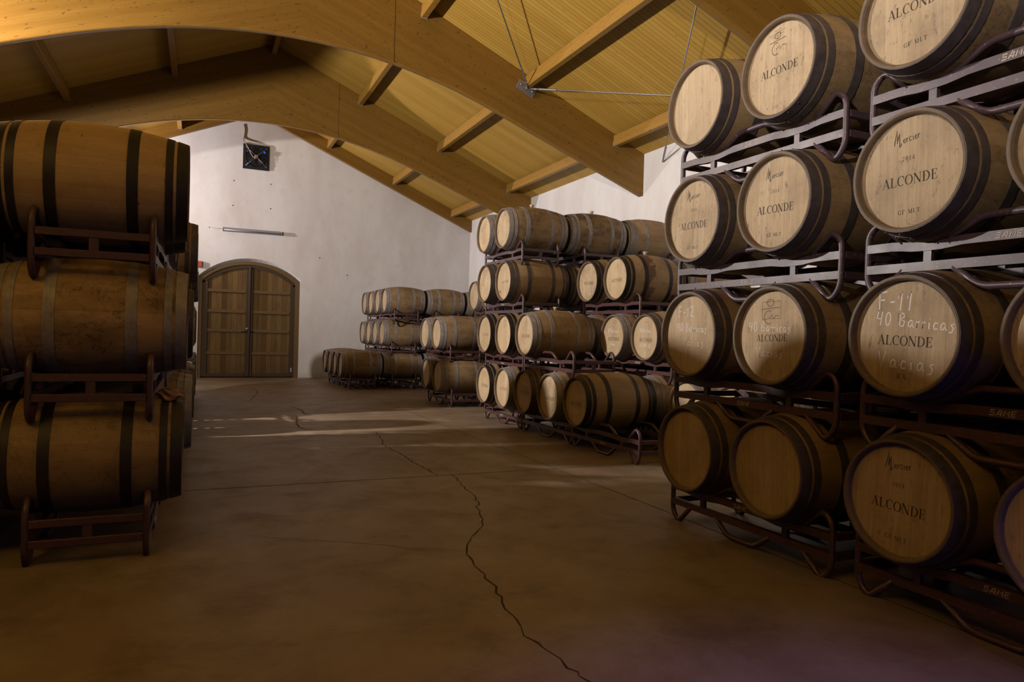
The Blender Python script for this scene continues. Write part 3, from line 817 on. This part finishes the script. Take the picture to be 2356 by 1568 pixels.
# ------------------------------------------------------------------ door
def build_door():
    y = YE+.10; zf = floor_z(YE)
    d = empty('door_1', (1.26, y, zf), 'old arched double door of weathered vertical planks in the end wall', 'door', kind='structure')
    lx0, lx1, mid = .03, 2.45, 1.24
    # arch of the leaves
    hs, za = 2.56, 3.03
    half = (lx1-lx0)/2+.0; rise = za-hs; Rr = (half**2+rise**2)/(2*rise); cz = za-Rr
    top = lambda x: cz+math.sqrt(max(Rr**2-(x-mid)**2, 0))
    P = lambda x, z: (x-1.26, z-zf)
    # frame
    def ring(x0, x1, off, w):
        n = 20; out, inn = [], []
        for i in range(n+1):
            x = x0+(x1-x0)*i/n; xi = x0+w+(x1-x0-2*w)*i/n
            out.append(P(x, top(mid+(x-mid)*(lx1-lx0)/(x1-x0))+off)); inn.append(P(xi, top(mid+(xi-mid)*(lx1-lx0)/(x1-x0-2*w))+off-w))
        return out, inn
    m = MB(); inn = [P(lx0+(lx1-lx0)*i/20, top(lx0+(lx1-lx0)*i/20)) for i in range(21)]
    h2 = 1.32; R2 = (h2**2+.53**2)/(2*.53); n = 20
    out = [P(-.06+2.64*i/n, 3.12-R2+math.sqrt(R2**2-(-1.32+2.64*i/n)**2)) for i in range(n+1)]
    out = [(out[0][0], 0)]+out+[(out[-1][0], 0)]; inn = [(inn[0][0], 0)]+inn+[(inn[-1][0], 0)]
    for i in range(len(out)-1): m.prism([out[i], out[i+1], inn[i+1], inn[i]], 1, -.06, .10)
    m.build('door_frame', [M_MDW], d)
    for s, (a, b) in ((-1, (lx0, mid-.004)), (1, (mid+.004, lx1))):
        n = 12
        pts = [P(a, zf+.015)]+[P(b, zf+.015)]+[P(b-(b-a)*i/n, top(b-(b-a)*i/n)-.0) for i in range(n+1)]
        m = MB(); m.prism(pts, 1, .0, .045)
        leaf = m.build('door_leaf', [M_DW], d)
        m = MB(); w = .15 if s < 0 else .13
        for xx, ww in ((a+w/2, w), (b-.045, .09)) if s < 0 else ((a+.045, .09), (b-w/2, w)):
            m.box((xx-1.26, -.018, (top(xx)-zf)/2-.03), (ww, .036, top(xx)-zf-.12), bev=.006)
        m.box(((a+b)/2-1.26, -.016, .065), (b-a-.2, .032, .09), bev=.006)
        prev = None
        for i in range(n+1):
            x = a+(b-a)*i/n; cur = (P(x, top(x)), P(x, top(x)-.11))
            if prev: m.prism([prev[0], cur[0], cur[1], prev[1]], 1, -.036, .0)
            prev = cur
        m.build('stile_frame', [M_DKW], leaf)
        for zc in (2.28, 1.72, 1.19, .57):
            m = MB(); m.box(((a+b)/2-1.26+(.03 if s < 0 else -.02), -.02, zc-zf), (b-a-w-.09, .040, .085), bev=.008); m.build('ledge_rail', [M_MDW], leaf)
        if s < 0:
            m = MB(); m.lathe([(-.055, 0), (-.055, .035), (-.036, .04), (-.036, 0)], 16, axis='y', c=(mid-.045-1.26, 0, 1.25-zf)); m.build('keyhole_plate', [M_STEEL], leaf)
            m = MB(); m.tube([(mid-.20-1.26, -.06, 1.17-zf), (mid+.13-1.26, -.06, 1.17-zf)], .014); m.box((mid-.06-1.26, -.05, 1.17-zf), (.05, .04, .05)); m.build('slide_bolt', [M_BLK], leaf)
    m = MB(); m.box((mid-1.26, -.05, (top(mid)-zf)/2), (.05, .05, top(mid)-zf-.1), bev=.01); m.build('cover_strip', [M_DKW], d)
    m = MB(); m.box((2.39-1.26, -.05, .22), (.05, .02, .12)); m.build('floor_bolt', [M_GREY], d)
build_door()

# ------------------------------------------------------------------ things on the end wall
def build_wall_things():
    c = Vector((1.315, YE-.03, 6.005))
    f = empty('extractor_fan', c, 'square black extractor fan with blue daylight behind, high on the end wall', 'fan')
    m = MB(); n = 32; hw = .34
    ring = [(.285*math.cos(2*PI*i/n), .285*math.sin(2*PI*i/n)) for i in range(n)]
    sq = []
    for a, b in ring:
        k = hw/max(abs(a), abs(b)); sq.append((a*k, b*k))
    for i in range(n):
        j = (i+1) % n
        m.prism([ring[i], ring[j], sq[j], sq[i]], 1, -.008, .03)
    m.build('frame_plate', [M_BLK], f)
    m = MB(); m.disc(.026, .285, 32, 0, 'y'); m.build('daylight_opening', [M_SKY], f, fix=False)
    m = MB()
    for k in range(11):                       # shutter slats closing most of the opening
        if k in (8,): continue
        zc = -.26+.052*k; w = 2*math.sqrt(max(.285**2-zc**2, .001))
        m.box((0, .019, zc), (w, .005, .060))
    m.box((-.02, .014, .0), (.40, .004, .40)); m.build('shutter', [M_BLK], f)
    for k in range(5):
        m = MB(); a = 2*PI*k/5+.4
        for r0, r1, tw in ((.07, .24, .5),):
            p = []
            for (r, t) in ((r0, -.25), (r1, -.35), (r1, .35), (r0, .25)):
                p.append((r*math.cos(a+t), r*math.sin(a+t), -.012*(1 if t > 0 else -1)))
            m.poly([(q[0], -.010+q[2], q[1]) for q in p]); m.poly([(q[0], -.005+q[2], q[1]) for q in reversed(p)])
            for i in range(4):
                q, q2 = p[i], p[(i+1) % 4]
                m.poly([(q[0], -.010+q[2], q[1]), (q2[0], -.010+q2[2], q2[1]), (q2[0], -.005+q2[2], q2[1]), (q[0], -.005+q[2], q[1])])
        m.build('blade', [M_BLK], f)
    m = MB()
    for r in (.06, .12, .18, .235, .285): m.tube([(r*math.cos(2*PI*i/28), -.045, r*math.sin(2*PI*i/28)) for i in range(29)], .004, 5)
    m.build('wire_guard', [M_BLK], f)
    m = MB(); m.lathe([(-.10, 0), (-.10, .045), (-.04, .06), (-.02, .06)], 18, axis='y'); m.box((.0, -.11, .0), (.085, .04, .085), bev=.01); m.build('motor', [M_STEEL], f)
    for sx, sz in ((-1, 1), (1, 1), (-1, -1), (1, -1)):
        m = MB(); m.tube([(.04*sx, -.07, .04*sz), (.26*sx, -.03, .25*sz)], .008, 6); m.lathe([(-.035, 0), (-.035, .014), (-.02, .014)], 8, axis='y', c=(.265*sx, 0, .255*sz)); m.build('stay', [M_STEEL], f)
    m = MB(); m.tube([(-.335, .02, .87), (-.30, .02, .70), (-.33, .02, .50), (-.335, -.02, .40), (-.24, -.08, .27), (-.13, -.12, .02), (-.03, -.13, -.08), (.02, -.12, -.02)], .013, 7, fillet=.12); m.build('power_cable', [M_CABLE], f)
    # tube light, switched off
    t = empty('tube_light', (1.27, YE-.046, 3.95), 'long grey fluorescent batten, switched off, above the arched door', 'light')
    m = MB(); m.box((0, 0, 0), (1.52, .09, .10), bev=.02); m.build('housing', [M_GREY], t)
    m = MB(); m.lathe([(-.73, 0), (-.73, .016), (.73, .016), (.73, 0)], 12, axis='x', c=(0, -.055, -.02)); m.build('tube', [M_STEEL], t)
    for s in (-1, 1):
        m = MB(); m.box((s*.765, 0, 0), (.02, .096, .106), bev=.01); m.build('end_cap', [M_GREY], t)
    m = MB(); m.tube([(-.775, .02, .0), (-.92, .045, .012), (-1.10, .045, .022)], .006, 6); m.build('lead', [M_GREY], t)
    m = MB(); m.box((0, 0, 0), (.16, .07, .16), bev=.01); b = m.build('alarm_box', [M_RED], None, (-.065, YE-.036, 2.96)); b['label'] = 'small red alarm box on the end wall left of the door arch'; b['category'] = 'alarm'
build_wall_things()

# ------------------------------------------------------------------ roof bracing rods
def rod(name_label, a, b, plate_at=None):
    a, b = Vector(a), Vector(b)
    o = empty('brace_rod', a, name_label, 'brace rod', group='roof bracing rods')
    m = MB(); m.tube([(0, 0, 0), tuple(b-a)], .011, 8); m.build('rod', [M_ROD], o)
    d = (b-a).normalized()
    m = MB(); m.tube([tuple(d*.16), tuple(d*.19), tuple(d*.52), tuple(d*.55)], .019, 8); m.build('turnbuckle', [M_STEEL], o)
    m = MB(); m.tube([tuple(d*.0), tuple(d*.16)], .016, 8); m.build('fork_end', [M_STEEL], o)
G1 = (5.16, 11.13, 5.67); G2 = (5.16, 6.40, 5.67)
p = MB()
rotp = Matrix.Rotation(math.atan(SL), 3, 'Y')
p.box((0, -.012, 0), (.36, .024, .17), bev=.004, rot=rotp)
for k in (-.12, 0, .12):
    q = rotp @ Vector((k, 0, 0)); p.lathe([(-.05, 0), (-.05, .018), (-.02, .018)], 6, axis='y', c=tuple(q))
g = p.build('gusset_plate', [M_STEEL], None, (5.16, 11.199, 5.65)); g['label'] = 'bolted steel gusset plate on the near arched beam where two rods meet'; g['category'] = 'bracket'
rod('thin steel rod running from the gusset plate up towards the ridge', G1, (1.45, 6.4, 7.2))
rod('grey steel rod running from the gusset plate out to the right wall', (5.22, 11.11, 5.63), (7.675, 6.95, 4.57))
rod('thin grey rod slanting behind the top barrels to the white right wall', (7.675, 10.57, 4.55), (5.16, 6.40, 5.60))

# ------------------------------------------------------------------ barrels and racks
XA, XB, XC, XD = 3.485, 4.475, 5.49, 6.505
def B(label, **k): d = dict(DEF); d['label'] = label; d.update(k); return d

NEAR = 'near right stack'
unit(XA, 3.45, 1, -1, 'maroon rack on the floor under the two plain-headed barrels, near right stack', [
    B('barrel with plain unmarked head and blue-lit rim in the bottom tier, beside the stamped one', dirt=.35, tone=.92),
    B('barrel with plain unmarked head at the far end of the bottom tier, near right stack', dirt=.35, tone=.92)], tag='u')
unit(XA, 3.45, 2, -1, 'maroon rack carrying the barrels chalked F-12 and 40 Barricas', [
    B('barrel chalked 40 Barricas Vacias across a grey crest and name stamp', kind='chalk40', dirt=.55),
    B('barrel chalked F-12, 40 Barricas, Vacias with no name stamp', kind='f12', dirt=.45)], tag='l')
unit(XA, 3.45, 3, -1, 'worn purple-grey rack under the two stamped third-tier barrels, near right stack', [
    B('third-tier barrel stamped with script and 2014 above the one chalked 40 Barricas', kind='full', dirt=.6, tone=.9),
    B('third-tier barrel stamped with script and 2014 above the one chalked F-12', kind='full', dirt=.6, tone=.9)], style='lamplit', tag='l')
unit(XA, 3.45, 4, -1, 'worn purple-grey rack under the blank and crested top barrels against the white wall', [
    B('top-tier barrel with crest and name stamp, next to the plain-headed one', kind='crest_full', dirt=.65, tone=.88),
    B('top-tier barrel with plain clean head beside the bracing rod and white wall', dirt=.3, tone=.95)], style='lamplit', tag='u')
unit(XA, 1.875, 1, -1, 'rusty maroon rack on the floor at the lower right, under the stamped bottom barrel', [
    B('bottom-tier barrel cut by the right edge of the photo, low in the corner', kind='name', dirt=.3, tone=.95),
    B('bottom-tier barrel stamped with script, 2014 and GF MLT, blue light on its rim', kind='full', dirt=.35, tone=.93)], tag='u')
unit(XA, 1.875, 2, -1, 'maroon rack under the barrel chalked F-11', [
    B('barrel cut by the right edge of the photo beside the one chalked F-11', dirt=.35),
    B('barrel chalked F-11, 40 Barricas, Vacias over its name stamp', kind='f11', dirt=.5, tone=.95)], tag='u')
unit(XA, 1.875, 3, -1, 'worn purple-grey rack right above the barrel chalked F-11', [
    B('third-tier barrel cut by the right edge of the photo, pale head', dirt=.3),
    B('large third-tier barrel stamped with script, 2014 and GF MLT above the F-11 barrel', kind='full', dirt=.5, tone=.9)], style='lamplit', tag='u')
unit(XA, 1.875, 4, -1, 'worn purple-grey rack at the upper right corner of the photo', [
    None,
    B('top-tier barrel cut by the upper edge of the photo, speckled head', kind='mlt', dirt=.8, tone=.88)], style='lamplit', tag='u')
for rc, nm in ((3.10, 'second row behind the F-12 rack'), (1.63, 'second row behind the F-11 rack')):
    for t in (1, 2, 3, 4):
        if rc < 2 and t == 4: continue
        unit(XB, rc, t, -1, 'shadowed rack in the %s, %s' % (TN_[t], nm), [
            B('shadowed barrel in the %s, %s, nearer of two' % (TN_[t], nm), dirt=.6),
            B('shadowed barrel in the %s, %s, farther of two' % (TN_[t], nm), dirt=.6)], tag='')

MID = 'middle stack'
unit(XB, 6.72, 1, -1, 'half-empty rack on the floor at the near end of the middle stack', [None,
    B('black-hooped barrel chalked with a date, on the half-empty floor rack', kind='chalk_date', hoops='black', dirt=.3, tone=.95)], tag='l')
unit(XB, 8.15, 1, -1, 'floor rack second from the near end of the middle stack', [
    B('bottom barrel half in shadow left of the black-hooped one, middle stack', kind='name', dirt=.45, hoops='grey'),
    B('bottom barrel with shaded chalk-marked head, third from left in the middle stack', kind='chalk_dark', dirt=.45, tone=.9)], tag='')
unit(XB, 9.60, 1, -1, 'floor rack at the far end of the middle stack', [
    B('bottom barrel with brightly lit head and pale hoops, second from left in the middle stack', kind='name_faint', dirt=.3, hoops='grey'),
    B('bottom barrel with black chime hoop, leftmost of the middle stack', kind='name', hoops='black', dirt=.3)], tag='l')
unit(XB, 8.16, 2, -1, 'half-empty rack showing its bent saddle tubes, second tier of the middle stack', [None,
    B('second-tier barrel with a bung on top, beside the empty saddle, middle stack', kind='name', hoops='grey', dirt=.4, bung=True)], tag='')
unit(XB, 9.62, 2, -1, 'rack under the two narrow second-tier barrels, left end of the middle stack', [
    B('second-tier barrel with clean bright head and dark hoops, middle stack', kind='crest', hoops='black', dirt=.15, tone=1.05),
    B('second-tier barrel at the left end of the middle stack', kind='name_faint', hoops='black', dirt=.3)], tag='l')
unit(XB, 9.67, 3, -1, 'rack under the barrel chalked F-2, third tier of the middle stack', [
    B('third-tier barrel with faint stamp and a tap hole, right of the chalked F-2', kind='tap', hoops='dark', dirt=.35),
    B('third-tier barrel chalked F-2 with a grey streaked head', kind='chalk_f2', hoops='dark', dirt=.7)], style='lamplit', tag='u')
unit(XB, 9.75, 4, -1, 'rack under the two top barrels at the left end of the middle stack', [
    B('weathered top-tier barrel with grey hoops, frontmost on the middle stack', kind='crest', hoops='grey', dirt=.85, tone=.92, bung=True),
    B('top-tier barrel farthest left on the middle stack', kind='crest', hoops='grey', dirt=.6)], style='lamplit', tag='')
# second row of the middle stack
unit(XC, 6.00, 1, -1, 'floor rack of the second row seen under the F-12 rack', [
    B('grey-hooped barrel top glimpsed under the rack of the F-12 barrel, nearer of two', hoops='grey', dirt=.5),
    B('pale-headed barrel half hidden behind the plain bottom barrel, seen through the rack', hoops='grey', dirt=.2, tone=1.05)], tag='')
unit(XC, 7.54, 1, -1, 'floor rack of the second row behind the black-hooped barrel', [
    B('grey-hooped bottom barrel lying end to end behind the black-hooped one', hoops='grey', dirt=.45),
    B('second-row bottom barrel behind the half-shaded one, middle stack', hoops='grey', dirt=.5)], tag='')
unit(XC, 9.02, 1, -1, 'floor rack of the second row, middle stack, farther from the aisle opening', [
    B('second-row bottom barrel behind the shaded chalk-marked one', hoops='grey', dirt=.5), B('second-row bottom barrel behind the pale-hooped one', hoops='grey', dirt=.5)], tag='')
unit(XC, 7.56, 2, -1, 'purple-red rack under the two bright chalked barrels behind the empty saddle', [
    B('bright second-tier barrel with three chalk lines and a figure 2, behind the saddle tubes', kind='chalk_nine', hoops='dark', dirt=.15, tone=1.05),
    B('second-tier barrel with chalk above its name stamp, left of the brighter chalked one', kind='chalk_ten', hoops='grey', dirt=.3)], tag='u')
unit(XC, 9.02, 2, -1, 'second-row rack in the second tier behind the barrel with the bung', [
    B('grey second-tier barrel directly behind the one with the bung', hoops='grey', dirt=.6), B('second-row barrel, second tier, behind the clean bright-headed one', hoops='grey', dirt=.5)], tag='')
unit(XC, 8.26, 3, -1, 'red rack under the wine-stained barrel, third tier of the middle stack', [
    B('third-tier barrel with a purple wine stain down its staves and a bung', kind='name', hoops='black', dirt=.3, stain=1.0, bung=True),
    B('third-tier barrel with mould-spotted head left of the wine-stained one', kind='name', hoops='black', dirt=1.0)], tag='')
unit(XC, 9.72, 3, -1, 'second-row rack in the third tier behind the tap-hole barrel', [
    B('third-tier barrel end to end behind the one with the tap hole', hoops='dark', dirt=.6), B('second-row third-tier barrel behind the one chalked F-2', hoops='dark', dirt=.6)], tag='')
unit(XC, 9.73, 4, -1, 'second rack along the top row of the middle stack', [
    B('dark weathered top barrel with a pale bung, second along the row', hoops='grey', dirt=1.0, tone=.85, bung=True),
    B('top-tier barrel hidden behind the farthest left one, second row', hoops='grey', dirt=.6)], style='lamplit', tag='')
for t in (1, 2, 3):
    yc = {1: 7.54, 2: 7.56, 3: 8.26}[t]
    unit(XD, yc, t, -1, 'third-row rack in the %s of the middle stack' % TN_[t], [
        B('third-row barrel in the %s of the middle stack, nearer of two' % TN_[t], hoops='grey', dirt=.4), B('third-row barrel in the %s of the middle stack, farther of two' % TN_[t], hoops='grey', dirt=.4)], tag='')
for t in (1, 2, 3):
    unit(XD, {1: 9.02, 2: 9.05, 3: 9.72}[t], t, -1, 'third-row rack at the wall side, %s, under the long top row' % TN_[t], [
        B('wall-side barrel, %s, under the long top row, nearer' % TN_[t], hoops='grey', dirt=.4), B('wall-side barrel, %s, under the long top row, farther' % TN_[t], hoops='grey', dirt=.4)], tag='')
unit(XD, 9.71, 4, -1, 'third rack along the top row of the middle stack, by the right wall', [
    B('pale top barrel with grey hoops, third along the row by the right wall', hoops='grey', dirt=.25, tone=1.08),
    B('top-tier barrel behind the pale third one, by the right wall', hoops='grey', dirt=.4)], style='lamplit', tag='')
# low stack between the middle and the far one
LOW = 'low stack'
for t, yc in ((1, 12.62), (2, 12.75)):
    unit(XB, yc, t, -1, 'rack in the %s of the low stack, aisle side' % TN_[t], [
        B('grey-hooped barrel in the %s of the low stack, its side to the aisle' % TN_[t], kind='crest', hoops='grey', dirt=.45, tone=.95),
        B('narrow-looking barrel in the %s of the low stack, behind the side-on one' % TN_[t], kind='crest', hoops='grey', dirt=.4)], tag='')
for t in (1, 2, 3):
    unit(XC, 12.78, t, -1, 'second-row rack in the %s of the low stack' % TN_[t], [
        B('second-row barrel in the %s of the low stack, nearer of two' % TN_[t], kind='crest', hoops='grey', dirt=.4),
        B('second-row barrel in the %s of the low stack, farther of two' % TN_[t], kind='crest', hoops='grey', dirt=.4)], tag='')
# far stack by the end wall
ROW = {XA: 'aisle row', XB: 'second row', XC: 'third row', XD: 'wall row'}
for x in (XA, XB, XC, XD):
    for t in (1, 2, 3):
        if x == XA and t > 1: continue
        for yc, nr in (({1: 16.92, 2: 17.02, 3: 16.84}[t], 'near'), ({1: 18.40, 2: 18.50, 3: 18.32}[t], 'far')):
            if nr == 'far' and (x == XD or (x == XC and t < 3)): continue
            unit(x, yc, t, -1, '%s rack of the far stack by the end wall, %s, %s' % (nr, TN_[t], ROW[x]), [
                B('far-stack barrel by the end wall, %s, %s, nearer on %s rack' % (TN_[t], ROW[x], nr), kind='crest', hoops='grey', dirt=.55, tone=.9),
                B('far-stack barrel by the end wall, %s, %s, farther on %s rack' % (TN_[t], ROW[x], nr), kind='crest', hoops='grey', dirt=.5, tone=.9)], tag='')

# left stack, seen from the side
XLF, XLG = -.535, -1.56
def L(label, **k): d = dict(DEF); d['label'] = label; d['dirt'] = .35; d['dx'] = rnd.uniform(-.03, .02); d.update(k); return d
LB = {}
unit(XLF, 5.08, 1, 1, 'maroon rack on the floor at the lower left, foot in the dark', [
    L('black-hooped barrel at the bottom of the left stack, rag on its end', hoops='black', dirt=.5, dx=-.02, stain=0, roll=.4),
    L('bottom barrel just behind the rag-topped one, left stack', hoops='dark', dirt=.4, dx=-.03)], tag='')
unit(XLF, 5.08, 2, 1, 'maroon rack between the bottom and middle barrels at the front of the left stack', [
    L('grey-hooped barrel with cracked dirty staves, middle of the left stack front', hoops='grey', dirt=.9, tone=1.2, dx=-.01, roll=1.2),  # raised tone paints in light falling from above
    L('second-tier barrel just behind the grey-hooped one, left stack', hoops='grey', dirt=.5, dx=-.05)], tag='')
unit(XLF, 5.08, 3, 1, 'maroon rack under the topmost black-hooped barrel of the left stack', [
    L('clean black-hooped barrel on top at the front of the left stack', hoops='black', dirt=.12, tone=1.45, dx=-.02, roll=2.1),  # newer oak, with light from above also put into the tone
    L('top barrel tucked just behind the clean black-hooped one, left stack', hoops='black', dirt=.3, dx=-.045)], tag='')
n = 1
for gi, (yc, tiers) in enumerate(((6.62, 3), (8.42, 3), (10.10, 2), (11.38, 3), (12.86, 3), (14.34, 3))):
    for t in range(1, tiers+1):
        dx = {0: -.10, 1: .0}.get(gi, .0)
        kw = dict(hoops=('grey' if (t+gi) % 2 else 'dark'), dirt=.4)
        if gi == 0 and t == 3: kw['dx'] = -.13
        if gi == 1 and t == 3: kw['dx'] = .02
        lab = 'barrel end in the %s, left stack, %s rack from the front, %s'
        s0 = L(lab % (TN_[t], ORD[gi+1], 'nearer'), **kw); s1 = L(lab % (TN_[t], ORD[gi+1], 'farther'), **kw)
        if gi == 2 and t == 2: s1 = None
        yt = {(0, 1): 6.98, (0, 2): 6.98, (1, 3): 8.54, (2, 1): 9.87}.get((gi, t), yc)
        unit(XLF, yt, t, 1, 'rack end in the %s of the left stack, %s from the front' % (TN_[t], ORD[gi+1]), [s0, s1] if True else None, tag='')
for yc, nm in ((5.08, 'front'), (6.62, 'next'), (8.36, 'third')):  # third set is hidden, added to stop light leaking onto the floor
    for t in (1, 2, 3):
        if yc > 8 and t == 3: continue
        unit(XLG, yc, t, 1, 'dark rack at the left edge of the photo, %s, %s of the second row' % (TN_[t], nm), [
            L('dark barrel at the left edge of the photo, %s, %s rack, nearer' % (TN_[t], nm), hoops='black', dirt=.4),
            L('dark barrel at the left edge of the photo, %s, %s rack, farther' % (TN_[t], nm), hoops='black', dirt=.4)], tag='')

# crumpled rag on the bottom left barrel
def build_rag():
    R = random.Random(5); m = MB(); nu, nv = 22, 12
    def P(u, v):
        a = 2*PI*u/nu; t = v/nv
        r = .055*math.sin(PI*min(max(t*1.02, .02), .985))**.7*(1+.35*math.sin(3*a+5*t)+.22*math.sin(5*a-9*t))
        if t > .8: r *= .55
        return (-.12+.26*t, r*math.cos(a)*1.1, max(.0, .045+r*math.sin(a)*.95+.012*math.sin(9*t)))
    for u in range(nu):
        for v in range(nv+1): m.v.append(P(u, v))
    for u in range(nu):
        for v in range(nv):
            a, b = u*(nv+1)+v, ((u+1) % nu)*(nv+1)+v
            m.face([a, b, b+1, a+1], 0, True)
    o = m.build('rag', [M_RAG]); z = floor_z(5.08)+.562+rad(.36)
    o.location = (-.165, 4.66, z-.012); o.rotation_euler = (0, .10, -.25); o.scale = (.62, .62, .62)
    o['label'] = 'crumpled brown rag lying on the lowest black-hooped barrel of the left stack'; o['category'] = 'rag'
build_rag()

# ------------------------------------------------------------------ light
def area(name, loc, aim, size, power, col, shape='DISK', sy=None):
    l = bpy.data.lights.new(name, 'AREA'); l.shape = shape; l.size = size
    if sy: l.size_y = sy
    l.energy = power; l.color = col
    o = bpy.data.objects.new(name, l); COL.objects.link(o); o.location = loc
    o.rotation_euler = (Vector(aim)-Vector(loc)).to_track_quat('-Z', 'Y').to_euler(); return o
WARM = (1.0, .92, .86)
area('floodlight', (-4.88, 9.40, 3.95), (3.5, 9.35, 3.7), .22, 940, WARM)
def spot(name, loc, aim, power, col, deg, blend):
    l = bpy.data.lights.new(name, 'SPOT'); l.energy = power; l.color = col; l.spot_size = math.radians(deg); l.spot_blend = blend; l.shadow_soft_size = .12
    o = bpy.data.objects.new(name, l); COL.objects.link(o); o.location = loc
    o.rotation_euler = (Vector(aim)-Vector(loc)).to_track_quat('-Z', 'Y').to_euler(); return o
spot('floodlight', (-4.85, 18.85, 4.05), (2.6, 18.9, 7.6), 2400, (1.0, .90, .91), 120, .9)
spot('floodlight', (-4.80, -.65, 4.00), (3.05, 2.4, 9.0), 3750, WARM, 100, .72)
spot('blue_floor_fill', (1.9, .2, 5.4), (1.75, .95, 0), 420, (.19, .16, 1.0), 38, 1.0)  # unseen overhead spot added to tint the floor blue
area('doorway_daylight', (1.5, YB-.1, 1.1), (1.7, 2.0, .7), 1.4, 5, (.16, .14, 1.0), 'RECTANGLE', 2.2)
l = bpy.data.lights.new('blue_hoop_fill', 'POINT'); l.energy = 4.0; l.color = (.18, .15, 1.0); l.shadow_soft_size = .15  # unseen point light added to put blue on the hoops
o = bpy.data.objects.new('blue_hoop_fill', l); COL.objects.link(o); o.location = (2.90, .62, .42)
w = bpy.data.worlds.new('night'); S.world = w; w.use_nodes = True
w.node_tree.nodes['Background'].inputs[0].default_value = (.05, .06, .12, 1); w.node_tree.nodes['Background'].inputs[1].default_value = .05

# ------------------------------------------------------------------ camera, view
cd = bpy.data.cameras.new('camera'); cd.sensor_width = 36.0; cd.sensor_fit = 'HORIZONTAL'; cd.lens = F/2356*36.0
cam = bpy.data.objects.new('camera', cd); COL.objects.link(cam)
Mx = Matrix((r2, u2, -fwd)).transposed().to_4x4(); Mx.translation = (0, 0, CH); cam.matrix_world = Mx
cd.clip_end = 100; S.camera = cam
S.view_settings.view_transform = 'Standard'; S.view_settings.look = 'None'; S.view_settings.gamma = 1.0
S.view_settings.exposure = 0.0; S.view_settings.use_curve_mapping = False
S.cycles.max_bounces = 6; S.cycles.diffuse_bounces = 1; S.cycles.glossy_bounces = 2; S.cycles.adaptive_threshold = .04; S.cycles.use_denoising = True
S.cycles.caustics_reflective = False; S.cycles.caustics_refractive = False
